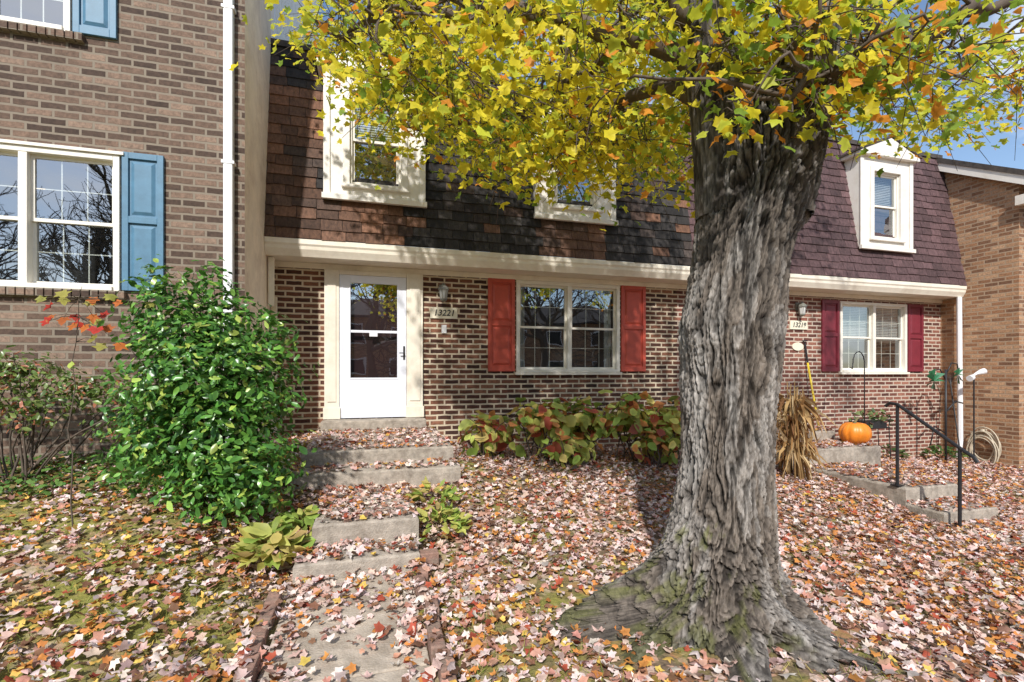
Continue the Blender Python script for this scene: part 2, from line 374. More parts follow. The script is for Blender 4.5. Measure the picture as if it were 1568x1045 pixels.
def lantern(x,z,y,parent):
    b=MB()
    b.box(x-.05,x+.05,y-.02,y-.002,z-.03,z+.11)
    b.tube([(x,y-.02,z+.06),(x,y-.07,z+.1),(x,y-.11,z+.07)],.012,6)
    b.tube([(x,y-.11,z+.12),(x,y-.11,z+.08),(x,y-.11,z+.05),(x,y-.11,z+.02)],[.01,.04,.075,.08],8)
    b.tube([(x,y-.11,z-.15),(x,y-.11,z-.13),(x,y-.11,z-.11)],[.02,.048,.05],8)
    for k in range(6):
        q=k*math.pi/3; cx,sx=math.cos(q)*.065,math.sin(q)*.065
        b.tube([(x+cx*.7,y-.11+sx*.7,z-.11),(x+cx,y-.11+sx,z+.02)],.005,4)
    b.obj('wall_lantern',M_lant,parent)
    g=MB(); g.tube([(x,y-.11,z-.11),(x,y-.11,z+.02)],[.044,.06],8); g.obj('lantern_glass',M_blind,parent)
def text(s,x,y,z,size,parent,mat):
    cu=bpy.data.curves.new('house_number','FONT'); cu.body=s; cu.size=size; cu.extrude=.002; cu.align_x='CENTER'; cu.align_y='CENTER'; cu.shear=.2
    cu.materials.append(mat); cu.offset=.0012
    o=bpy.data.objects.new('house_number',cu); o.location=(x,y,z); o.rotation_euler=(math.pi/2,0,0); link(o,parent)

SL=Vector((0,.45,2.7)).normalized(); SN=Vector((0,-2.7,.45)).normalized(); SLEN=Vector((0,.45,2.7)).length
def mansard(x0,x1,kind,parent):
    vs=[];fs=[];cs=[]
    e=.142; i=0; o0=Vector((0,6.75,3.15))
    while i*e<SLEN-.02:
        s0=i*e; s1=min(s0+e*1.25,SLEN+.02)
        x=x0-random.uniform(0,.2)-(.12 if i%2 else 0)
        while x<x1:
            w=random.choice([.2,.24,.27,.3]) if kind==0 else .26
            a=max(x,x0); c=min(x+w-.007,x1)
            if c-a>.03:
                t0=.02+random.uniform(-.003,.006); t1=.003; j=random.uniform(-.012,.012)
                n=len(vs)
                for (xx,ss,tt) in ((a,s0+j,t0),(c,s0+j*.6,t0),(c,s1,t1),(a,s1,t1),(a,s0+j,0),(c,s0+j*.6,0)):
                    pnt=o0+SL*ss+SN*tt; vs.append((xx,pnt.y,pnt.z))
                fs+=[(n,n+1,n+2,n+3),(n,n+4,n+5,n+1),(n,n+3,n+4),(n+1,n+5,n+2)]
                mx=(a+c)/2; nz=mn.noise(Vector((mx*1.1,s0*1.3,3.3)))+.5*mn.noise(Vector((mx*3.,s0*3,8.)))
                stk=mn.noise(Vector((mx*4.5,s0*.5,30.)))
                if kind==0:
                    dark=np.array((.030,.026,.024))*random.uniform(.55,1.7)*(1+1.1*stk); org=np.array((.24,.115,.065))*random.uniform(.55,1.25)
                    k=-.15+nz*.5+stk*.3
                    if x<-.55: k+=.7 if s0<2.0 else .15
                    if s0<.5 and ((-.4<mx<.5) or (2.5<mx<3.5)): k+=.7
                    k=max(0,min(1,k+random.uniform(-.18,.18)))
                    if random.random()<.03: k=.6
                    col=dark*(1-k)+org*k
                else:
                    col=np.array((.092,.052,.053))*random.uniform(.72,1.25)*(1+.3*nz+.3*stk)
                cs+=[np.clip(col,0.01,1)]*6
            x+=w
        i+=1
    mesh_obj('mansard_shingles',vs,fs,M_shingle,parent,False,np.array(cs))
    b=MB(); b.quad((x0,6.752,3.15),(x1,6.752,3.15),(x1,7.202,5.85),(x0,7.202,5.85)); b.obj('mansard_deck',M_roof,parent)
    b=MB(); b.prism_x([(7.16,5.82),(7.16,5.9),(10.5,7.55),(13.8,5.85),(13.8,5.8),(10.5,7.45)],x0,x1); b.obj('roof',M_roof,parent)
def dormer(xc,parent):
    w=.645; x0,x1=xc-w,xc+w; zb_,zt=3.75,5.42; Y=6.8
    a,c,d,e=xc-.33,xc+.33,3.94,5.16
    b=MB(); yb=7.35
    b.box(x0,a,Y,yb,zb_,zt); b.box(c,x1,Y,yb,zb_,zt); b.box(a,c,Y,yb,zb_,d); b.box(a,c,Y,yb,e,zt)
    b.obj('dormer_body',M_dormer,parent,.004)
    b=MB(); q=.085
    b.box(a-q,a,Y-.028,Y-.002,d-.02,e+q); b.box(c,c+q,Y-.028,Y-.002,d-.02,e+q); b.box(a,c,Y-.028,Y-.002,e,e+q)
    b.box(a-q-.02,c+q+.02,Y-.05,Y-.002,d-.06,d-.022)
    b.box(x0-.012,x0+.07,Y-.022,Y-.003,zb_,zt); b.box(x1-.07,x1+.012,Y-.022,Y-.003,zb_,zt)
    b.box(x0-.03,x1+.03,Y-.06,Y-.003,zb_-.05,zb_+.022)
    b.obj('dormer_trim',M_dormer,parent,.004)
    b=MB(); b.prism_y([(x0-.09,zt),(x1+.09,zt),(x1+.09,zt+.06),(xc,zt+.36),(x0-.09,zt+.06)],Y-.09,Y+.9); b.obj('dormer_pediment',M_dormer,parent,.005)
    b=MB(); b.prism_y([(x0-.12,zt+.055),(xc,zt+.37),(x1+.12,zt+.055),(x1+.12,zt+.09),(xc,zt+.41),(x0-.12,zt+.09)],Y-.11,Y+.95); b.obj('dormer_roof',M_roof,parent)
    window(a,c,d,e,Y+.02,parent,M_frame,n=1,fr=.03,grid=False,blind=.45,proud=.0)

def unit(dx,brickm,shut,kind,num,doorz,winb):
    par=empty('brick_townhouse')
    X0,X1=-1.25+dx,5.03+dx
    if kind==0: wx0,wx1,wz0,wz1=2.174,3.938,1.45,2.86
    else: wx0,wx1,wz0,wz1=8.606,10.336,1.45,2.80
    dops=(-.384+dx,.523+dx,doorz,2.855)
    wall(X0,X1,-1.2,2.95,7.2,[(wx0,wx1,wz0,wz1),dops],brickm,'brick_wall',par)
    window(wx0,wx1,wz0,wz1,7.2,par,M_frame,blind=winb,cur=(kind==0))
    b=MB(); b.box(wx0-.02,wx1+.02,7.13,7.2-.002,wz0-.045,wz0-.003); b.obj('window_sill',M_cream,par,.004)
    sw=.42
    shutter(wx0-.025-sw,wx0-.025,wz0+.01,wz1+.01,7.2,shut,par); shutter(wx1+.025,wx1+.025+sw+(.03 if kind==0 else 0),wz0+.01,wz1+.01,7.2,shut,par)
    mansard(X0,X1,kind,par)
    dormer(.095+dx,par); dormer((3.0 if kind==0 else 9.27),par)
    b=MB()
    for (a,c) in ((-.579,-.386),(.525,.755)):
        a+=dx;c+=dx
        b.box(a,c,7.14,7.198,doorz+.16,2.858); b.box(a-.015,c+.015,7.125,7.197,doorz+.003,doorz+.16)
        b.box(a+.04,c-.04,7.128,7.139,doorz+.24,2.78)
    b.box(-.384+dx,.523+dx,7.14,7.198,2.80,2.858)
    b.obj('door_surround',M_cream,par,.004)
    b=MB(); x0,x1=-.382+dx,.521+dx; ga,gc=-.237+dx,.394+dx; g0,g1=doorz+.57,2.69; yy=7.155
    b.box(x0,ga,yy,yy+.035,doorz+.01,2.798); b.box(gc,x1,yy,yy+.035,doorz+.01,2.798); b.box(ga,gc,yy,yy+.035,doorz+.01,g0); b.box(ga,gc,yy,yy+.035,g1,2.798)
    b.box(ga,gc,yy+.004,yy+.03,g0+.63,g0+.665)
    b.box(x0+.03,x0+.045,yy-.006,yy-.001,doorz+.03,2.77)
    b.box(ga-.02,gc+.02,yy-.006,yy-.001,g0-.022,g0-.002); b.box(ga-.02,gc+.02,yy-.006,yy-.001,g1+.002,g1+.022)
    b.box(ga-.02,ga-.002,yy-.006,yy-.001,g0-.002,g1+.002); b.box(gc+.002,gc+.02,yy-.006,yy-.001,g0-.002,g1+.002)
    b.obj('storm_door',M_doorw,par,.003)
    b=MB(); b.quad((ga,yy+.015,g0),(gc,yy+.015,g0),(gc,yy+.015,g1),(ga,yy+.015,g1)); b.obj('storm_door_glass',M_glassd,par)
    b=MB(); b.box(x0,x1,7.27,7.31,doorz,2.855); b.obj('inner_door',M_maroon_d,par)
    b=MB(); b.box(x1-.045,x1-.02,yy-.012,yy-.001,doorz+.83,doorz+1.02); b.tube([(x1-.033,yy-.012,doorz+.92),(x1-.033,yy-.05,doorz+.92),(x1-.1,yy-.052,doorz+.92)],.008,6); b.obj('door_handle',M_black,par)
    b=MB(); b.box(ga+.25,ga+.36,yy-.002,yy+.003,g0+.58,g0+.63); b.obj('door_closer_tag',M_white,par)
    b=MB(); b.box(X0,X1,7.165,7.198,2.862,2.935); b.obj('frieze_board',M_cream,par,.003)
    b=MB(); b.box(X0,X1,6.86,7.3,2.937,2.96); b.obj('soffit',M_cream,par)
    b=MB(); b.box(X0,X1,6.86,6.885,2.962,3.145); b.obj('fascia',M_cream,par)
    prof=[(6.735,3.145),(6.735,3.085),(6.75,3.06),(6.755,3.02),(6.785,2.965),(6.80,2.935),(6.857,2.935),(6.857,3.145),(6.85,3.145),(6.85,2.945),(6.81,2.945),(6.745,3.09),(6.745,3.145)]
    b=MB(); b.prism_x(prof,X0+.003,X1-(.003 if kind else 0)); b.obj('gutter',M_cream,par)
    px=1.065 if kind==0 else 7.62
    lantern(px-.02,2.62,7.2,par)
    b=MB(); b.box(px-.2,px+.2,7.178,7.198,2.235,2.395); b.obj('number_plaque',M_plaque,par,.004)
    text(num,px,7.175,2.315,.125,par,M_black)
    return par
u1=unit(0,M_brick1,M_red,0,'13221',.80,0)
u2=unit(6.28,M_brick2,M_maroon,1,'13219',.65,.5)
b=MB(); b.box(1.03,1.1,7.17,7.198,2.02,2.14); b.obj('door_bell',M_white,u1)
b=MB(); q=[(7.6+.13*math.cos(t),1.92+.075*math.sin(t)) for t in np.linspace(0,2*math.pi,20,endpoint=False)]; b.prism_y(q,7.18,7.197); b.obj('oval_sign',M_plaque,u2)
b=MB(); b.box(-1.235,-1.165,6.9,6.96,2.3,2.93); b.box(-1.235,-1.165,7.10,7.16,-.2,2.45); b.obj('downspout',M_cream,u1,.01)
b=MB(); b.tube([(11.2,6.8,2.93),(11.2,6.8,2.75),(11.2,6.78,.1),(11.15,6.78,-.25),(11.0,6.6,-.33)],.045,8); b.obj('downspout',M_white,u2)

# left building
ul=empty('brick_townhouse')
w1=(-3.9,-2.355,2.246,3.586); w2=(-4.1,-2.756,4.72,6.0)
ops=[w1,w2,(-8.8,-7.2,2.246,3.586),(-8.8,-7.2,4.72,6.0),(-6.6,-5.2,4.72,6.0)]
wall(-13,-1.25,-.8,9,5.75,ops,M_brickL,'brick_wall',ul)
for i,o in enumerate(ops): 
    window(*o,5.75,ul,M_frame,blind=0 if i==0 else .25)
    bb=MB(); x=o[0]-.05
    while x<o[1]+.05: bb.box(x,x+.062,5.69,5.749,o[2]-.075,o[2]-.002); x+=.072
    bb.obj('brick_sill',M_brickL,ul,.003)
    bb=MB(); bb.box(o[0]-.04,o[1]+.04,5.70,5.748,o[3]+.001,o[3]+.03); bb.obj('window_head_trim',M_frame,ul)
    shutter(o[1]+.02,o[1]+.375,o[2]+.01,o[3]+.04,5.75,M_blue,ul)
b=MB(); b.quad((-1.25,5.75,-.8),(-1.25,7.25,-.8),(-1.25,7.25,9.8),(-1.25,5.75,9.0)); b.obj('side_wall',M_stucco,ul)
b=MB(); y=7.3
while y<13.2:
    b.box(-1.3,-1.25,y,y+.19,3,11.2 if y>9.5 else 9.8+(y-7.3)*.8); b.box(-1.3,-1.225,y+.19,y+.215,3,11.2 if y>9.5 else 9.8+(y-7.3)*.8); y+=.215
b.obj('upper_siding',M_siding_white,ul)
b=MB(); b.box(-1.3,-1.215,7.21,7.3,5.6,9.9); b.obj('corner_trim',M_white,ul)
b=MB(); b.prism_x([(5.5,8.9),(9.5,11.9),(13.4,10.9),(13.4,11.1),(9.5,12.1),(5.5,9.1)],-13,-1.1); b.box(-13,-1.35,13.15,13.2,-.8,10.9); b.obj('roof',M_roof,ul)
b=MB(); b.box(-1.434,-1.345,5.66,5.745,.72,9.); b.box(-1.434,-1.345,5.5,5.745,.62,.716); b.obj('downspout',M_white,ul,.012)
for z in (1.6,3.6,5.2):
    b=MB(); b.box(-1.45,-1.33,5.655,5.749,z,z+.03); b.obj('downspout_strap',M_white,ul)
b=MB(); b.tube([(-2.15,5.75,1.45),(-2.15,5.67,1.45)],.035,8); b.tube([(-2.15,5.69,1.45),(-2.15,5.66,1.4)],.02,6); b.obj('water_spigot',M_black,ul)

# right building
ur=empty('brick_townhouse')
b=MB(); XR=11.31
b.poly([(XR,5.93,-1.5),(XR,13.5,-1.5),(XR,13.5,5.0),(XR,9.8,7.2),(XR,5.93,4.98)]); b.obj('side_wall',M_brickR,ur)
wall(XR,20,-1.5,5.0,5.93,[(13,14.6,1.4,2.8),(16.5,18,1.4,2.8)],M_brickRf,'brick_wall',ur)
window(13,14.6,1.4,2.8,5.93,ur,M_frame); window(16.5,18,1.4,2.8,5.93,ur,M_frame)
b=MB(); b.prism_x([(5.5,4.78),(9.8,7.25),(13.9,4.85),(13.9,4.93),(9.8,7.36),(5.5,4.88)],XR-.16,20); b.obj('roof',M_roof,ur)
b=MB(); b.prism_x([(5.48,4.6),(9.8,7.08),(9.8,7.247),(5.48,4.765)],XR-.14,XR-.1); b.box(XR-.1,20,5.5,5.54,4.6,4.77); b.box(XR-.13,XR-.01,5.5,5.92,4.45,4.62)
b.obj('rake_trim',M_dormer,ur)

# ---------------------------------------------------------------- leaf builders
MAPLE=np.array([(0,.14),(0,-.32),(.52,-.4),(.5,-.04),(.9,.32),(.42,.42),(.32,.7),(0,1.05),(-.32,.7),(-.42,.42),(-.9,.32),(-.5,-.04),(-.52,-.4)])
OVAL=np.array([(0,.45),(0,-.1),(.2,.12),(.27,.45),(.17,.8),(0,1.05),(-.17,.8),(-.27,.45),(-.2,.12)])
BROAD=np.array([(0,.45),(0,-.1),(.3,.05),(.42,.4),(.24,.8),(0,1.05),(-.24,.8),(-.42,.4),(-.3,.05)])
def leaves(name,pos,nrm,size,cols,mat,tpl=MAPLE,curl=.25,parent=None,axis=None,fold=0.):
    n=len(pos); k=len(tpl)
    nrm=nrm/np.linalg.norm(nrm,axis=1,keepdims=True)
    a=rng.normal(size=(n,3)) if axis is None else axis
    u=a-nrm*np.sum(a*nrm,1,keepdims=True); u/=np.linalg.norm(u,axis=1,keepdims=True)
    w=np.cross(nrm,u)
    cu=(rng.normal(0,curl,size=n))[:,None]
    asx=rng.uniform(.75,1.12,size=n)[:,None]
    X=tpl[None,:,0]*asx*rng.uniform(.85,1.15,size=(n,k)); Yv=tpl[None,:,1]*rng.uniform(.88,1.1,size=(n,k))
    Z=cu*(X**2+ (Yv-.3)**2)+fold*np.abs(X)+rng.normal(0,curl*.3,size=(n,k))
    P=pos[:,None,:]+size[:,None,None]*(X[:,:,None]*w[:,None,:]+Yv[:,:,None]*u[:,None,:]+Z[:,:,None]*nrm[:,None,:])
    V=P.reshape(-1,3).astype(np.float32)
    tri=np.array([(0,i,i+1 if i+1<k else 1) for i in range(1,k)])
    Fa=(tri[None]+(np.arange(n)*k)[:,None,None]).reshape(-1)
    nt_=n*(k-1)
    me=bpy.data.meshes.new(name); me.vertices.add(len(V)); me.vertices.foreach_set('co',V.ravel())
    me.loops.add(nt_*3); me.loops.foreach_set('vertex_index',Fa.astype(np.int32))
    me.polygons.add(nt_); me.polygons.foreach_set('loop_start',(np.arange(nt_)*3).astype(np.int32))
    me.polygons.foreach_set('loop_total',np.full(nt_,3,dtype=np.int32))
    me.update(calc_edges=True)
    ca=me.color_attributes.new('Col','FLOAT_COLOR','POINT')
    c4=np.ones((n,k,4),dtype=np.float32); c4[:,:,:3]=np.clip(np.clip(cols,0,1)[:,None,:]*rng.uniform(.84,1.08,size=(n,k,1)),0,1)
    c4[:,0,:3]*=.82
    ca.data.foreach_set('color',c4.ravel())
    me.polygons.foreach_set('use_smooth',np.ones(nt_,dtype=bool))
    me.materials.append(mat); me.validate()
    return link(bpy.data.objects.new(name,me),parent)
def pick(n,pal,probs,var=.18):
    pal=np.array(pal); probs=np.array(probs)/sum(probs)
    idx=rng.choice(len(pal),size=n,p=probs)
    return pal[idx]*rng.uniform(1-var,1+var,size=(n,1))*rng.uniform(.94,1.06,size=(n,3))

# ---------------------------------------------------------------- fallen leaves
def vis(x,y):
    return (y>.9)&(y>np.abs(x)*.32-.1)
n=110000
x=rng.uniform(-4.6,14,n); y=1.0+6.4*rng.random(n)**.95
d=.9596*y+.2813*x
keep=vis(x,y)&(d>1.5)
wallm=~(((x<-1.2)&(y>5.7))|((x>11.25)&(y>5.9))|(y>7.12))
dens=np.ones(n)
dens*=np.where((x<-.6),np.clip(.72+.18*(x+2.)-.08*(3.2-y),.5,.95),1.)
inpath=(x>-.48)&(x<.28)&(y<3.55)
dens=np.where(inpath,.12+.65*np.clip((np.abs(x+.1)-.18)/.18,0,1)+.5*np.clip((y-2.6)/.6,0,1),dens)
dens=np.where(((x>-.61)&(x<-.48)|(x>.28)&(x<.40))&(y<3.5),.42,dens)
pn=np.sin(x*3.1+1)*np.sin(y*2.7)+.6*np.sin(x*7.3+y*5.1)
dens*=np.clip(.85+.27*pn,.3,1)
onstep=((x>-.64)&(x<.88)&(y>4.98)); dens=np.where(onstep,.5,dens)
tr=((x-2.1)**2+(y-2.5)**2)
dens=np.where(tr<.14,0,dens); dens=np.where((tr<.9)&(x<2.0)&(y<2.9),dens*.5,dens)
far=np.clip(1-(x-8)/14,.4,1)*np.clip(1.25-y*.07,.7,1); dens*=far
keep&=wallm&(rng.random(n)<dens)
x=x[keep];y=y[keep];n=len(x)
z=surf(x,y)+.008+.03*rng.random(n)+np.where(x<-.6,.015,0)
nr=np.stack([rng.normal(0,.36,n),rng.normal(0,.36,n),np.ones(n)],1)
pal=[(.80,.65,.59),(.70,.49,.42),(.56,.29,.21),(.62,.26,.07),(.24,.12,.07),(.75,.5,.12),(.42,.09,.05)]
cols=pick(n,pal,[.34,.27,.14,.09,.08,.03,.05])
lft=(x<-.6)|((x>.4)&(x<1.4)&(y<3.0)); cl=pick(n,pal,[.25,.18,.14,.19,.09,.12,.03]); cols=np.where((lft&(rng.random(n)<.85))[:,None],cl,cols)
rt=(x>3)&(rng.random(n)<.45); cols=np.where(rt[:,None],pick(n,pal,[.15,.25,.2,.3,.1,.03,.07]),cols)
cols=cols*np.where(rng.random(n)<.12,.5,1.)[:,None]
leaves('fallen_leaves',np.stack([x,y,z],1),nr,rng.uniform(.022,.046,n),cols,M_fallen,curl=.4)

# grass
n=52000
x=rng.uniform(-4.5,9,n); y=1.1+5.6*rng.random(n)**1.2
pn=np.array([mn.noise(Vector((a*1.1,b_*1.1,5.))) for a,b_ in zip(x,y)])
pr=np.where(x<-.6,.62,np.where(x<1.7,.33,.12))+pn*1.1
keep=vis(x,y)&(rng.random(n)<pr)&~((x>-.62)&(x<.4)&(y<3.6))&~((x>-.75)&(x<.92)&(y>3.5))&(((x-2.1)**2+(y-2.5)**2)>.3)&~((x<-1.2)&(y>5.6))&~((x>5.5)&(x<7.5))
x=x[keep];y=y[keep];n=len(x); z=gz(x,y)
h=rng.uniform(.025,.065,n); q=rng.uniform(0,6.28,n); wd=rng.uniform(.002,.004,n)
lean=rng.normal(0,.035,(n,2))
P=np.zeros((n,3,3)); P[:,0]=np.stack([x-np.cos(q)*wd,y-np.sin(q)*wd,z],1); P[:,1]=np.stack([x+np.cos(q)*wd,y+np.sin(q)*wd,z],1); P[:,2]=np.stack([x+lean[:,0],y+lean[:,1],z+h],1)
gc=pick(n,[(.2,.27,.05),(.38,.38,.09),(.52,.45,.16)],[.35,.4,.25])
mesh_obj('grass',P.reshape(-1,3),np.arange(n*3).reshape(-1,3),M_hyd,None,False,np.repeat(gc,3,0))

# ---------------------------------------------------------------- maple tree
mt=empty('maple_tree')
ROOTS=[(math.pi*1.0,.66,.17,.18),(math.pi*1.18,.36,.15,.14),(math.pi*1.34,.46,.13,.13),(math.pi*1.5,.36,.14,.18),(math.pi*1.63,.46,.13,.13),(math.pi*1.8,.26,.16,.15),(math.pi*.1,.15,.22,.16),(math.pi*.45,.3,.2,.15),(math.pi*.75,.3,.2,.15)]
def bark_column(name,z0,z1,nz,nt_,cf,rf,amp=.02,power=1.):
    vs=[];cs=[];fs=[]
    NO=mn.noise
    for i in range(nz):
        z=z0+(z1-z0)*(i/(nz-1))**power
        cx,cy=cf(z)
        for k in range(nt_):
            th=2*math.pi*k/nt_; R=rf(th,z)
            ct,s_=math.cos(th),math.sin(th)
            q=max(1.,R/.3)
            wob=NO(Vector((ct*3,s_*3,z*2.6)))*.16+NO(Vector((ct*8*q,s_*8*q,z*6)))*.05
            th2=th+wob
            c2,s2=math.cos(th2)*q,math.sin(th2)*q
            r1=1-abs(NO(Vector((c2*8.5,s2*8.5,z*2.6))))*4.2
            r2=1-abs(NO(Vector((c2*17,s2*17,z*6.5+3))))*3.2
            r3=NO(Vector((ct*q*44,s_*q*44,z*36))); r4=1-abs(NO(Vector((c2*13,s2*13,z*16+7))))*5
            lump=NO(Vector((ct*1.7,s_*1.7,z*1.6+9)))
            r1=max(0,r1);r2=max(0,r2);r4=max(0,r4)
            dsp=-(r1**1.3)*amp-(r2**1.5)*amp*.5-r4*amp*.32+r3*amp*.35+lump*.022*(R/.3)
            if q>1.15: dsp+=.03*(q-1.15)*NO(Vector((c2*5,s2*5,z*9)))*2
            RR=R+dsp*min(1.25,R/.3)
            vs.append((cx+ct*RR,cy+s_*RR,z))
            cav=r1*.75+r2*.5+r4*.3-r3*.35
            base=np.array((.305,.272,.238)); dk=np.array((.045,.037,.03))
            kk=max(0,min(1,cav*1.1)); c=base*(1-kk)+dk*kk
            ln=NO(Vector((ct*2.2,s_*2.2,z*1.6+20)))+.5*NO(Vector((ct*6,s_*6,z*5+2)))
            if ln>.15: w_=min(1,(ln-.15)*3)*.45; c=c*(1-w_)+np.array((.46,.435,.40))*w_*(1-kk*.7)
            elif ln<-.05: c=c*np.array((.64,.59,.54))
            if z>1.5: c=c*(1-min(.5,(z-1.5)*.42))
            if z<.75:
                mz=(1-z/.75)*max(0,math.cos(th-math.pi*1.12))*1.2+NO(Vector((ct*6,s_*6,z*7)))*1.3+NO(Vector((ct*19,s_*19,z*21)))*.7-.8
                if mz>0: mz=min(.65,mz*1.4); c=c*(1-mz)+np.array((.12,.125,.03))*mz
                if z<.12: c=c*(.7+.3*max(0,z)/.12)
            cs.append(c)
    for i in range(nz-1):
        for k in range(nt_):
            k2=(k+1)%nt_; fs.append((i*nt_+k,i*nt_+k2,(i+1)*nt_+k2,(i+1)*nt_+k))
    fs.append(tuple((nz-1)*nt_+k for k in range(nt_)))
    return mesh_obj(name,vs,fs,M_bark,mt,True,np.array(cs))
ZT=[-.2,.33,.93,1.33,1.73,2.13,2.53,2.81,3.05]
def tc_(z): return (float(np.interp(z,ZT,[2.0,2.05,2.105,2.11,2.125,2.2,2.29,2.33,2.33])),2.5)
def tr_(th,z):
    r=float(np.interp(z,ZT,[.31,.285,.262,.272,.295,.278,.315,.35,.25]))
    for (a,A,w,h) in ROOTS:
        a2=a+.2*math.sin(z*9+a*3)
        dd=(th-a2+math.pi)%(2*math.pi)-math.pi
        r+=A*math.exp(-(dd/(w*(1+max(0,z)*1.8)))**2)*math.exp(-max(0,z)/h)
    r+=.14*math.exp(-max(0,z)/.42)*(.5+.5*math.cos(th-math.pi*1.05))+.08*math.exp(-max(0,z)/.18)
    dd=(th+.2+math.pi)%(2*math.pi)-math.pi
    r+=.095*math.exp(-(dd/.3)**2)*math.exp(-((z-2.42)/.11)**2)
    dd=(th-math.pi*1.02+math.pi)%(2*math.pi)-math.pi
    r+=.03*math.exp(-(dd/.4)**2)*math.exp(-((z-1.75)/.2)**2)
    return r
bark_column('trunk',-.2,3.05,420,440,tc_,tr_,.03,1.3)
bark_column('stem_left',2.4,7,150,110,lambda z:(float(np.interp(z,[2.4,3.0,3.4,4,5,7],[2.14,2.1,2.05,1.95,1.75,1.4])),float(np.interp(z,[2.4,4,7],[2.52,2.62,3.1]))),
   lambda th,z: float(np.interp(z,[2.4,3,3.8,5,7],[.2,.175,.135,.1,.03])),.022)
bark_column('stem_right',2.4,7,150,120,lambda z:(float(np.interp(z,[2.4,3.0,3.5,4,5,7],[2.40,2.52,2.6,2.68,2.9,3.3])),float(np.interp(z,[2.4,4,7],[2.48,2.36,2.3]))),
   lambda th,z: float(np.interp(z,[2.4,3,3.8,5,7],[.24,.215,.17,.12,.03])),.024)
LIMBS=[([(2.05,2.55,3.2),(1.6,2.85,3.65),(1.0,3.3,3.95),(.3,3.7,4.1),(-.3,4,4.05)],.075),
([(1.95,2.65,3.9),(1.3,3.4,4.5),(.6,4.3,4.9),(0,5,5.0)],.07),
([(2.05,2.6,3.15),(1.85,3.4,3.6),(1.5,4.2,3.85),(1.2,5.0,4.1)],.06),
([(1.95,2.6,3.6),(1.2,2.5,4.05),(.5,2.5,4.4),(-.1,2.6,4.5)],.06),
([(2.62,2.4,3.4),(3.3,2.7,4.0),(4.2,3.1,4.3),(5.3,3.6,4.4)],.075),
([(2.7,2.38,4.0),(3.5,2.3,4.6),(4.5,2.2,5.0),(5.6,2.4,5.2)],.07),
([(2.6,2.5,3.25),(3.1,3.3,3.8),(3.6,4.2,4.2),(4.2,5.2,4.6)],.07),
([(1.75,3,5),(1.2,3.8,5.5),(.8,4.7,5.7)],.05),
([(2.5,2.3,2.9),(2.42,2.05,3.05),(2.2,1.93,2.95),(1.95,1.95,2.75)],.022),
([(2.65,2.35,3.1),(3.4,2.0,3.55),(4.2,1.9,3.75),(5.,1.9,3.75)],.05),
([(3.0,2.35,5.2),(4.0,3.2,5.7),(5.0,4.2,5.9),(6.2,4.8,5.7)],.05),
([(1.6,2.85,3.65),(1.5,3.7,3.7),(1.0,4.5,3.75),(.4,5.0,3.9)],.035),
([(1.5,4.2,3.85),(2.1,4.9,3.9),(2.7,5.3,4.0)],.025),
([(4.2,3.1,4.3),(4.7,4.0,4.5),(5.3,4.9,4.7)],.03),
([(1.0,3.3,3.95),(.5,3.2,3.85),(0,3.3,3.8)],.025)]
b=MB(); LP=[]
def smoothpath(pts,m=5,j=.03):
    pts=[Vector(p) for p in pts]; o=[]
    for i in range(len(pts)-1):
        p0=pts[max(i-1,0)];p1=pts[i];p2=pts[i+1];p3=pts[min(i+2,len(pts)-1)]
        for k in range(m):
            t=k/m
            q=.5*((2*p1)+(p2-p0)*t+(2*p0-5*p1+4*p2-p3)*t*t+(3*p1-p0-3*p2+p3)*t**3)
            o.append(q+Vector([random.gauss(0,j) for _ in range(3)])*(1 if (i+k) else 0))
    o.append(pts[-1]); return o
for pts,r in LIMBS:
    sp_=smoothpath(pts); m=len(sp_)
    b.tube(sp_,[r*(1-.85*i/(m-1)) for i in range(m)],8)
    LP+=sp_[5:]
LPn=np.array([tuple(p) for p in LP])
cl=[]
def zb(X): return float(np.interp(X,[-.6,-.1,.5,1.2,2,3,4,5,6,7],[4.0,3.68,3.36,3.22,3.18,3.32,3.85,3.95,4.0,4.35]))
while len(cl)<295:
    X=random.uniform(-.55,7.2); Y=random.uniform(1.7,5.9)
    if X>3.2 and random.random()<.82: continue
    h=2.3*random.random()**(1.4 if X<3.2 else 1.9)
    z=zb(X)+.42*(Y-3.8)+h
    z=max(z,3.05+random.random()*.8 if Y<2.6 else 2.9)
    dd=.9596*Y+.2813*X
    if z>1.45+.82*dd+.1: continue
    if X<-.2 and Y<3: continue
    cl.append((X,Y,z,random.uniform(.2,.4) if X<3.2 else random.uniform(.15,.3)))
NC=len(cl)
low=[(1.97,2.0,2.78,.17),(2.3,1.9,2.9,.2),(1.8,2.05,2.98,.18),(2.45,1.9,3.1,.22),(2.1,1.85,3.15,.25),(1.75,2.0,2.66,.1),(2.6,1.95,2.82,.14),(2.75,2.0,3.1,.2),(2.2,1.9,2.72,.12),(2.6,1.9,3.0,.2)]
cl+=low+[(1.55,3.2,3.05,.22),(1.3,3.4,3.0,.2),(1.8,3.6,3.05,.2),(.9,3.6,3.12,.2),(1.5,3.8,3.1,.24),(1.1,3.9,3.15,.24)]
pos=[];col=[];nr=[];sz=[]
PALC=((.92,.79,.05),(.64,.68,.06),(.27,.41,.05),(.92,.38,.05))
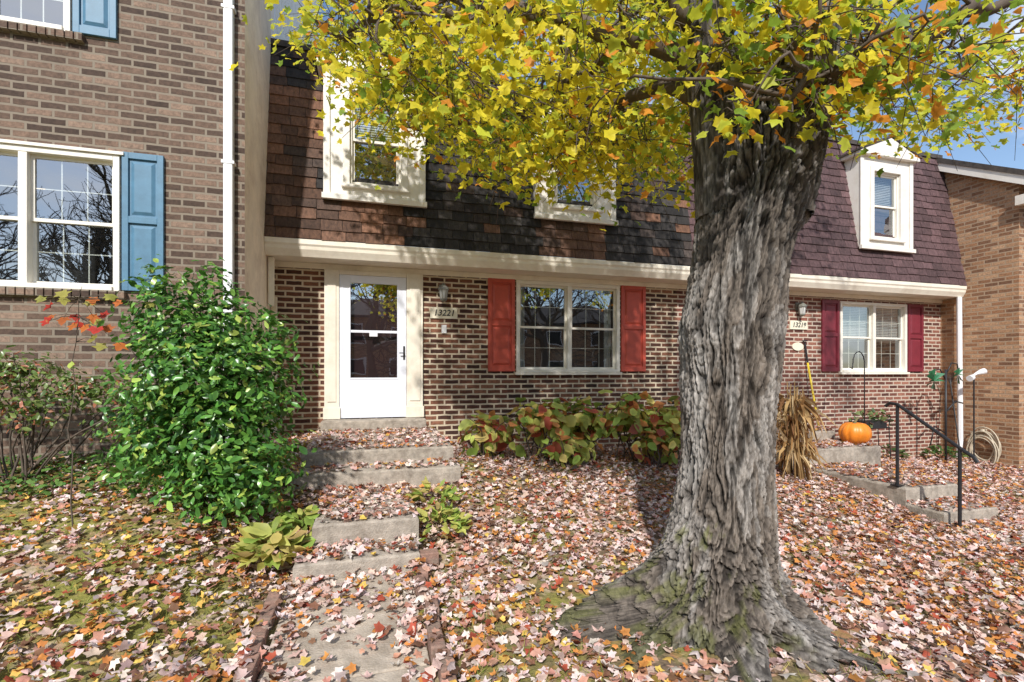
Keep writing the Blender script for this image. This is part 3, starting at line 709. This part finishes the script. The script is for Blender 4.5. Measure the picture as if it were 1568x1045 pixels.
for ci,(X,Y,Z,R) in enumerate(cl):
    c=Vector((X,Y,Z)); dd=np.sum((LPn-np.array((X,Y,Z)))**2,1)+ .6*np.maximum(0,LPn[:,2]-Z)**2
    order=np.argsort(dd)[:4]; q=Vector(LPn[int(random.choice(list(order)))]); mid=(c+q)/2+Vector((random.gauss(0,.14),random.gauss(0,.14),.06+random.random()*.12))
    b.tube(smoothpath([q,mid,c],4,.012),[.012,.011,.01,.009,.008,.006,.005,.004,.003],5)
    for _ in range(6):
        e=c+Vector([random.gauss(0,R*.8) for _ in range(3)]); s0=mid.lerp(c,random.uniform(.3,1))
        b.tube([s0,(s0+e)/2+Vector((random.gauss(0,.03),0,.03)),e],[.004,.003,.0018],4)
    islow=NC<=ci<NC+len(low)
    k=int((62 if not islow else 85)*(R/.3)**1.6)
    if islow: k=max(k,22)
    t=mn.noise(Vector((X*.9,Y*.9,Z*.9)))
    if islow: pr=[.2,.28,.27,.25]
    elif X>2.6: pr=[.26,.38,.27,.09]
    else: pr=[.50+t*.6,.34-t*.3,.11-t*.25,.05]
    pr=np.maximum(np.array(pr),.01).cumsum()
    for _ in range(k):
        o=(random.gauss(0,R*.68),random.gauss(0,R*.68),random.gauss(0,R*.5))
        pos.append((X+o[0],Y+o[1],Z+o[2])); nr.append((random.gauss(0,.6)+o[0]*.5,random.gauss(-.5,.55),random.gauss(.65,.4)))
        sz.append(random.uniform(.036,.06))
        col.append(PALC[min(int(np.searchsorted(pr,random.random()*pr[-1])),3)])
b.obj('limbs',M_twig,mt,0,True)
pos=np.array(pos);col=np.array(col)*rng.uniform(.8,1.08,size=(len(pos),1)); nr=np.array(nr)
ok=pos[:,1]<6.5
axis=np.stack([rng.normal(0,1,len(pos)),rng.normal(0,1,len(pos)),rng.normal(-.9,.5,len(pos))],1)
leaves('foliage',pos[ok],nr[ok],np.array(sz)[ok],col[ok],M_leaf,curl=.3,parent=mt,axis=axis[ok])

# ---------------------------------------------------------------- shrubs
gzf=lambda x,y: float(gz(x,y))
def shrub(name,blobs,n,size,pal,pr,mat,tpl,stems,base,parent=None,shell=.6,up=.6):
    e=empty(name); P=[];Nn=[]
    tot=sum(b_[3]*b_[4]*b_[5] for b_ in blobs)
    for (X,Y,Z,a,bb_,c) in blobs:
        k=int(n*(a*bb_*c)/tot)
        v=rng.normal(size=(k,3)); v/=np.linalg.norm(v,axis=1,keepdims=True)
        r=1-(1-shell)*rng.random(k)**1.3; r=np.where(rng.random(k)<.1,r*1.25,r)
        nz_=np.array([1+.42*mn.noise(Vector((p[0]*2.8+X*3,p[1]*2.8,p[2]*2.8+Z))) for p in v])
        P.append(np.stack([X+v[:,0]*a*r*nz_,Y+v[:,1]*bb_*r*nz_,Z+v[:,2]*c*r*nz_],1)); Nn.append(v+np.array((0,0,up))+rng.normal(0,.45,(k,3)))
    P=np.concatenate(P);Nn=np.concatenate(Nn); k=len(P)
    g=gz(P[:,0],P[:,1]); P[:,2]=np.maximum(P[:,2],g+.02)
    ax=np.stack([rng.normal(0,.7,k),rng.normal(0,.7,k),rng.normal(.1 if parent is None else -.5,.6,k)],1)
    leaves('leaves',P,Nn,rng.uniform(size*.55,size*1.2,k),pick(k,pal,pr,.28),mat,tpl,.22,e,ax,.12)
    b=MB()
    for _ in range(stems):
        bl=random.choice(blobs); t=Vector((bl[0]+random.gauss(0,bl[3]*.5),bl[1]+random.gauss(0,bl[4]*.5),bl[2]+random.uniform(-.2,.9)*bl[5]))
        sx=Vector(base)+Vector((random.gauss(0,.08),random.gauss(0,.08),-.05))
        if parent=='own': sx=Vector((bl[0]+random.gauss(0,.12),bl[1]+random.gauss(0,.08),gzf(bl[0],bl[1])-.03))
        mid=(sx+t)/2+Vector((random.gauss(0,.08),random.gauss(0,.08),.1))
        b.tube(smoothpath([sx,mid,t],4,.01),[.011-.0011*i for i in range(9)],5)
    b.obj('stems',M_twig,e,0,True)
    return e
shrub('evergreen_shrub',[(-1.15,4.4,.95,.52,.5,.5),(-1.0,4.3,.62,.5,.45,.34),(-1.3,4.4,1.45,.52,.5,.42),(-.92,4.5,1.35,.42,.4,.42),(-1.5,4.5,1.85,.36,.34,.32),(-1.12,4.55,1.85,.34,.32,.32),(-1.55,4.4,1.0,.35,.4,.5),(-1.25,4.55,2.15,.2,.2,.22),(-.75,4.5,1.75,.2,.2,.2),(-1.6,4.5,2.15,.16,.16,.2)],
  9200,.07,[(.06,.17,.03),(.11,.28,.045),(.2,.41,.07),(.42,.55,.1)],[.33,.38,.2,.09],M_green,OVAL,30,(-1.15,4.45,gzf(-1.15,4.45)),shell=.4)
shrub('hydrangea_shrub',[(1.5,6.05,.7,.42,.32,.28),(2.15,6.0,.86,.42,.34,.3),(2.75,5.95,.8,.44,.34,.32),(3.4,5.9,.86,.42,.34,.32),(4.0,5.95,.75,.42,.34,.34),(2.4,5.65,.5,.4,.25,.22),(3.6,5.65,.5,.4,.25,.24),(4.3,5.9,.55,.25,.25,.3)],
  1050,.155,[(.32,.46,.09),(.55,.62,.14),(.85,.74,.22),(.85,.36,.12),(.55,.13,.08)],[.25,.28,.2,.16,.11],M_hyd,BROAD,100,(2.6,6.15,gzf(2.6,6.15)),parent='own',shell=.2,up=.6)
shrub('olive_shrub',[(-2.9,5.2,1.45,.5,.3,.2),(-2.35,5.15,1.3,.42,.28,.2),(-3.3,5.1,1.5,.45,.3,.2),(-2.1,5.2,1.0,.32,.2,.25),(-2.7,5.0,1.15,.4,.2,.2)],
  2000,.055,[(.14,.22,.05),(.24,.32,.09),(.5,.2,.1)],[.5,.32,.18],M_green,OVAL,20,(-2.85,5.15,gzf(-2.85,5.15)),shell=.15)
def hosta(x,y,n,s,pal,pr,name='hosta_plant',rad=.16):
    z0=gzf(x,y); k=n
    th=rng.uniform(0,2*math.pi,k); rr=rad*rng.random(k)**.5
    P=np.stack([x+np.cos(th)*rr,y+np.sin(th)*rr*.8,z0+.07+.15*(1-rr/rad)+rng.random(k)*.07],1)
    ax=np.stack([np.cos(th),np.sin(th),rng.normal(.1,.45,k)],1); nn=np.stack([-np.cos(th)*.2,-np.sin(th)*.2-.2,np.ones(k)],1)+rng.normal(0,.25,(k,3))
    leaves(name,P,nn,rng.uniform(s*.7,s*1.2,k),pick(k,pal,pr),M_hyd,OVAL,.3,None,ax,.15)
hp=[(.3,.42,.08),(.55,.56,.14),(.62,.5,.16),(.45,.33,.13)]
hosta(-.66,3.8,80,.15,hp,[.3,.4,.2,.1]); hosta(-.5,4.15,60,.11,hp,[.6,.3,.1,.05],'perennial_plant',.16); hosta(.55,4.05,70,.1,hp,[.45,.4,.1,.1],'perennial_plant',rad=.2); hosta(.58,4.5,60,.1,hp,[.4,.4,.15,.1],'perennial_plant',rad=.2)
hosta(-.98,5.0,60,.1,hp,[.8,.1,.1,.05],'perennial_plant',.2)
n=2600; x=rng.uniform(-4.6,-1.35,n); y=rng.uniform(4.75,5.62,n); z=gz(x,y)+.02+.1*rng.random(n)
leaves('ground_cover_ivy',np.stack([x,y,z],1),np.stack([rng.normal(0,.4,n),rng.normal(-.2,.4,n),np.ones(n)],1),rng.uniform(.03,.06,n),pick(n,[(.08,.19,.04),(.15,.28,.06),(.3,.22,.09)],[.45,.3,.25]),M_green,BROAD,.25)
def sapling(x,y,h,pal,name,n,size,zs=(.6,1)):
    e=empty(name); z0=gzf(x,y); b=MB(); tip=Vector((x+.05,y,z0+h)); pts=smoothpath([(x,y,z0-.05),(x-.03,y+.02,z0+h*.5),tip],6,.01)
    b.tube(pts,[.006-.0004*i for i in range(len(pts))],6); P=[]
    for k in range(n):
        t=random.uniform(*zs); q=pts[min(int(t*(len(pts)-1)),len(pts)-1)]
        p=Vector(q)+Vector((random.gauss(0,.22),random.gauss(0,.1),random.gauss(0,.07)))
        b.tube([q,(q+p)/2+Vector((0,0,.02)),p],[.003,.002,.0015],4); P.append(tuple(p))
    b.obj('stem',M_twig,e,0,True); P=np.array(P)
    leaves('leaves',P,np.stack([rng.normal(0,.3,n),-np.ones(n)*.7,np.ones(n)*.6],1),np.full(n,size),pick(n,pal,[1]*len(pal)),M_leaf,MAPLE,.2,e,np.tile((0,0,-1.),(n,1))+rng.normal(0,.4,(n,3)))
sapling(-2.05,4.3,1.75,[(.6,.06,.04),(.7,.2,.05),(.45,.42,.1)],'maple_sapling',26,.058,(.75,1))

# corn stalk bundle
e=empty('corn_stalk_bundle'); cx,cy=5.5,5.27; z0=gzf(cx,cy)
b=MB()
for k in range(26):
    a=random.uniform(0,6.28); r0=random.uniform(.05,.26); r1=random.uniform(.02,.14)
    p0=(cx+math.cos(a)*r0,cy+math.sin(a)*r0,z0); p1=(cx+math.cos(a)*.05,cy+math.sin(a)*.05,z0+.62); p2=(cx+math.cos(a)*r1,cy+math.sin(a)*r1,z0+random.uniform(1.,1.35))
    b.tube([p0,p1,p2],[.014,.012,.005],6)
n=len(b.v); mesh_obj('stalks',b.v,b.f,M_straw,e,True,np.tile((.42,.27,.12),(n,1)))
vs=[];fs=[];cs=[]
for k in range(260):
    a=random.uniform(0,6.28); up=random.random()<.3; h=random.uniform(.25,1.1); rr=.06+.14*abs(h-.62)
    p=Vector((cx+math.cos(a)*rr,cy+math.sin(a)*rr,z0+h)); d=Vector((math.cos(a)*random.uniform(.2,.8),math.sin(a)*random.uniform(.2,.8),(1 if up else -1)*random.uniform(.3,1))).normalized()
    Ln=random.uniform(.2,.5); sd=d.cross(Vector((random.gauss(0,1),random.gauss(0,1),random.gauss(0,.4)))).normalized(); w=random.uniform(.012,.03)
    c=np.array(random.choice([(.5,.33,.15),(.36,.2,.08),(.58,.43,.24),(.22,.11,.05)]))
    n0=len(vs)
    for i in range(5):
        t=i/4; q=p+d*Ln*t+Vector((0,0,-.16*t*t if up else -.02*t))+Vector((math.cos(a),math.sin(a),0))*.05*math.sin(t*4); ww=w*(1-t*.9)
        vs+= [tuple(q-sd*ww),tuple(q+sd*ww)]; cs+=[c,c]
    for i in range(4): fs.append((n0+2*i,n0+2*i+1,n0+2*i+3,n0+2*i+2))
vs=[(v[0],v[1],max(v[2],z0+.02)) for v in vs]
mesh_obj('dry_leaves',vs,fs,M_straw,e,True,np.array(cs))

# pumpkin
e=empty('pumpkin'); px,py,pz=7.27,5.82,.33
vs=[];fs=[]; nu,nv=64,24
for j in range(nv+1):
    ph=math.pi*j/nv
    for i in range(nu):
        th=2*math.pi*i/nu; rib=1-.085*(1-abs(math.sin(th*5.5)))**2
        r=.22*max(0,math.sin(ph))**.8*rib; z=.175*math.cos(ph)-.05*math.exp(-(math.sin(ph)/.25)**2)*(1 if ph<1.5 else -.6)
        vs.append((px+r*math.cos(th),py+r*math.sin(th),pz+.172+z))
for j in range(nv):
    for i in range(nu): fs.append((j*nu+i,j*nu+(i+1)%nu,(j+1)*nu+(i+1)%nu,(j+1)*nu+i))
mesh_obj('body',vs,fs,M_orange,e,True)
b=MB(); b.tube([(px,py,pz+.27),(px+.005,py,pz+.34),(px+.03,py-.01,pz+.39),(px+.06,py-.01,pz+.41)],[.035,.02,.017,.02],7); b.obj('stem',M_stem,e,0,True)

# handrail
b=MB(); X=6.12
b.tube([(X,4.36,.08),(X,4.36,1.05)],.018,8); b.tube([(X,3.71,-.24),(X,3.71,.62)],.018,8)
b.tube([(X-.0,4.50,1.03),(X,4.45,1.07),(X,4.36,1.06),(X,3.71,.63),(X,3.58,.55),(X,3.55,.5)],.02,8)
b.box(X-.05,X+.05,4.31,4.41,.082,.092); b.obj('iron_handrail',M_black,None,0)

# garden hose on wall hook
b=MB()
pts=[]
for i in range(9*36):
    a=2*math.pi*i/36; r=.27+.045*math.sin(i*.13)+random.uniform(-.002,.002)
    pts.append((11.25-.008*(i//36)-.03*math.sin(a*.37),6.42+r*math.cos(a)*.8+.015*math.sin(i*.21),.06+r*math.sin(a)*1.1-.02*(i//36)))
pts+= [(11.2,6.2,-.3),(11.1,6.0,-.4),(10.9,5.8,-.42)]
b.tube(pts,.012,6); b.box(11.2,11.3,6.4,6.46,.3,.36); b.obj('garden_hose',M_hose,None,0,True)
# broom with yellow handle leaning by the door
e=empty('broom'); b=MB(); b.tube([(7.86,6.95,.3),(7.78,7.14,1.62)],.017,8); b.obj('handle',M_yellow,e,0,True)
b=MB(); b.tube([(7.78,7.14,1.62),(7.75,7.17,1.98)],.016,8); b.tube([(7.75,7.17,1.98),(7.70,7.17,2.03),(7.8,7.17,2.03)],.012,6); b.box(7.72,8.02,6.92,6.98,.12,.3); b.obj('grip_and_head',M_black,e)
# shepherd hook
b=MB(); x0,y0=8.15,6.35; z0=gzf(x0,y0)
pts=[(x0,y0,z0-.1),(x0,y0,1.6)]+[(x0-.13+.13*math.cos(t),y0,1.6+.2*math.sin(t)) for t in np.linspace(.2,math.pi,8)]+[(x0-.27,y0,1.5),(x0-.31,y0,1.53)]
b.tube(pts,.009,6); b.obj('shepherd_hook',M_black,None,0,True)
# wire plant stand with plants
b=MB(); x0,y0=8.55,6.55; z0=gzf(x0,y0)
for (dx_,dy_) in ((-.3,-.1),(.3,-.1),(-.3,.1),(.3,.1)): b.tube([(x0+dx_*1.15,y0+dy_,z0),(x0+dx_,y0+dy_,z0+.6),(x0+dx_*1.1,y0+dy_,z0+.75)],.008,5)
for zz in (.58,.72): b.tube([(x0-.32,y0-.1,z0+zz),(x0+.32,y0-.1,z0+zz),(x0+.32,y0+.1,z0+zz),(x0-.32,y0+.1,z0+zz),(x0-.32,y0-.1,z0+zz)],.008,5)
b.box(x0-.28,x0+.28,y0-.08,y0+.08,z0+.56,z0+.7); b.obj('wire_planter_stand',M_black,None)
n=110; P=np.stack([rng.uniform(x0-.36,x0+.36,n),rng.uniform(y0-.14,y0+.14,n),z0+.6+.28*rng.random(n)],1)
leaves('planter_plant',P,rng.normal(0,.5,(n,3))+np.array((0,-.3,.8)),rng.uniform(.06,.1,n),pick(n,[(.08,.15,.05),(.2,.26,.09),(.35,.16,.12)],[1,1,.6]),M_hyd,BROAD,.25)
hosta(8.3,6.8,60,.12,[(.05,.1,.03),(.12,.16,.05),(.2,.12,.08)],[1,1,1],'perennial_plant',.3); hosta(9.3,6.8,60,.12,[(.05,.1,.03),(.12,.16,.05),(.2,.12,.08)],[1,1,1],'perennial_plant',.3)
hosta(10.6,6.7,60,.12,[(.05,.12,.03),(.14,.2,.05)],[1,1],'perennial_plant',.35)
# garden stand with green ornament
e=empty('bird_feeder_stand'); x0,y0=10.35,6.5; z0=gzf(x0,y0); b=MB()
b.tube([(x0,y0,z0-.1),(x0,y0,1.5)],.02,6)
b.tube([(x0,y0,1.4),(x0+.15,y0,1.62),(x0+.3,y0,1.6),(x0+.34,y0,1.45)],.012,6); b.tube([(x0,y0,1.3),(x0-.15,y0,1.5),(x0-.3,y0,1.48),(x0-.34,y0,1.35)],.012,6)
b.tube([(x0,y0,.7),(x0+.25,y0,.9),(x0+.45,y0,.86)],.014,6); b.tube([(x0,y0,.3),(x0-.3,y0,.45),(x0-.4,y0,.1)],.012,6); b.obj('pole',M_black,e,0,True)
b=MB()
for a in range(11):
    t=a*.57+.1*math.sin(a*3); r_=.2+.07*math.sin(a*2.3)
    b.poly([(x0-.3,y0,1.28),(x0-.3+r_*math.cos(t),y0-.05,1.28+r_*math.sin(t)),(x0-.3+r_*.8*math.cos(t+.35),y0+.04,1.28+r_*.8*math.sin(t+.35))])
for a in range(7):
    t=a*.9; b.poly([(x0+.34,y0,1.4),(x0+.34+.12*math.cos(t),y0-.04,1.38+.16*math.sin(t)),(x0+.34+.1*math.cos(t+.5),y0+.04,1.36+.13*math.sin(t+.5))])
b.obj('green_pinwheel',M_green_metal,e)
# garden floodlight: two small conical heads on a stake
e=empty('garden_floodlight'); x0,y0=10.85,6.35; z0=gzf(x0,y0); b=MB(); b.tube([(x0,y0,z0-.1),(x0,y0,1.36)],.014,6); b.obj('stake',M_black,e)
b=MB(); b.tube([(x0-.2,y0-.05,1.33),(x0-.12,y0-.04,1.35),(x0-.04,y0,1.38),(x0,y0,1.39)],[.055,.05,.025,.02],10); b.tube([(x0,y0,1.39),(x0+.06,y0,1.42),(x0+.14,y0-.03,1.45),(x0+.2,y0-.05,1.47)],[.02,.025,.05,.055],10); b.obj('lamp_heads',M_white,e)
# garden rake leaning by the corner
e=empty('garden_rake'); b=MB(); b.tube([(10.95,6.6,-.35),(11.2,6.95,1.2)],.013,6)
for k in range(9): b.tube([(11.2,6.95,1.18),(11.1+.03*k,6.97,1.4),(11.08+.035*k,6.93,1.44)],.004,4)
b.obj('rake',M_black,e)
# small solar light at far left
b=MB(); b.box(-3.28,-3.2,4.7,4.78,.55,.7); b.prism_y([(-3.3,.7),(-3.18,.7),(-3.24,.78)],4.68,4.8); b.obj('garden_light',M_white,None,.004)

# ---------------------------------------------------------------- distant bare trees + row of houses across the street
def bare_mesh(seed,h):
    rnd=random.Random(seed); b=MB()
    def br(p,d,l,r,k):
        q=p+d*l*.5+Vector([rnd.gauss(0,.04*l) for _ in range(3)]); e=p+d*l
        b.tube([p,q,e],[r,r*.85,r*.68],5 if k<3 else 3)
        if k>=7: return
        for _ in range(3 if k<5 else 2):
            nd=(d+Vector([rnd.gauss(0,.5),rnd.gauss(0,.5),rnd.gauss(.1,.35)])).normalized(); br(e if rnd.random()<.7 else q,nd,l*rnd.uniform(.64,.86),r*.63,k+1)
    br(Vector((0,0,-.5)),Vector((0,0,1)),h*.24,h*.024,0)
    me=bpy.data.meshes.new('bare_tree'); me.from_pydata(b.v,[],b.f); me.materials.append(M_twig); return me
bm=[bare_mesh(1,13),bare_mesh(5,15)]
for i,(X,Y,s) in enumerate([(-18,-17,1.1),(-15,-20,1.2),(-12,-17,1.1),(-8,-19,1.1),(-3.5,-21,1.1),(0,-18,1.),(4,-22,1.2),(8.5,-19,1.1),(13,-20,1.2),(18,-22,1.1),(-22,-20,1.3),(24,-22,1.1),(24,14,.75),(30,18,.85),(38,20,1.)]):
    o=bpy.data.objects.new('bare_tree',bm[i%2]); o.location=(X,Y,-.3); o.rotation_euler=(0,0,i*1.7); o.scale=(s,)*3; link(o)
uo=empty('brick_townhouse')
ops=[(x,x+1.6,z,z+1.4) for x in np.arange(-30,30,4.) for z in (1.2,4.2)]
b=MB(); b.box(-34,34,-40,-32,-1,6.4); b.obj('brick_wall',M_brickRf,uo)
b=MB(); b.prism_x([(-31.6,6.3),(-31.6,6.5),(-36,8.6),(-40.4,6.4)],-34.3,34.3); b.obj('roof',M_roof,uo)
b=MB(); g=MB()
for o in ops: b.box(o[0]-.1,o[1]+.1,-32,-31.95,o[2]-.1,o[3]+.1); g.box(o[0],o[1],-31.95,-31.93,o[2],o[3])
b.obj('window_frames',M_white,uo); g.obj('window_panes',M_dark,uo)

# ---------------------------------------------------------------- light, world, camera
to_sun=Vector((-.33,-.8,.72)).normalized()
el=math.asin(to_sun.z); az=math.atan2(to_sun.x,to_sun.y)
sl=bpy.data.lights.new('sun','SUN'); sl.energy=4.8; sl.angle=math.radians(1.5); sl.color=(1,.965,.92)
so=bpy.data.objects.new('sun',sl); so.rotation_euler=to_sun.to_track_quat('Z','Y').to_euler(); so.location=(0,-10,20); link(so)
w=bpy.data.worlds.new('World'); sc.world=w; w.use_nodes=True; nt=w.node_tree; L=nt.links
bg=nt.nodes['Background']
sk=nt.nodes.new('ShaderNodeTexSky'); sk.sky_type='NISHITA'; sk.sun_disc=False; sk.sun_elevation=el; sk.sun_rotation=az; sk.air_density=1.; sk.dust_density=.5; sk.ozone_density=1.5
tc=nt.nodes.new('ShaderNodeTexCoord'); mp=nt.nodes.new('ShaderNodeMapping'); mp.inputs['Scale'].default_value=(1,1,2.6); L.new(tc.outputs['Generated'],mp.inputs[0])
nn=nt.nodes.new('ShaderNodeTexNoise'); nn.inputs['Scale'].default_value=3.; nn.inputs['Detail'].default_value=5.; nn.inputs['Roughness'].default_value=.6; L.new(mp.outputs[0],nn.inputs['Vector'])
rr=ramp(nt,[(.48,(0,0,0)),(.74,(1,1,1))]); L.new(nn.outputs['Fac'],rr.inputs[0])
cc=mixc(nt,rr.outputs[0],sk.outputs[0],(8.5,8.7,9.))
cc=mixc(nt,1.,cc,(1.2,1.2,1.2),'MULTIPLY')
L.new(cc,bg.inputs['Color']); bg.inputs['Strength'].default_value=.15
cam=bpy.data.cameras.new('camera'); cam.lens=17.22; cam.sensor_width=36; cam.shift_y=.0303; cam.clip_end=2000; cam.clip_start=.05
co=bpy.data.objects.new('camera',cam); co.location=(0,0,1.45); co.rotation_euler=(math.radians(90),0,math.radians(-16.34)); link(co); sc.camera=co
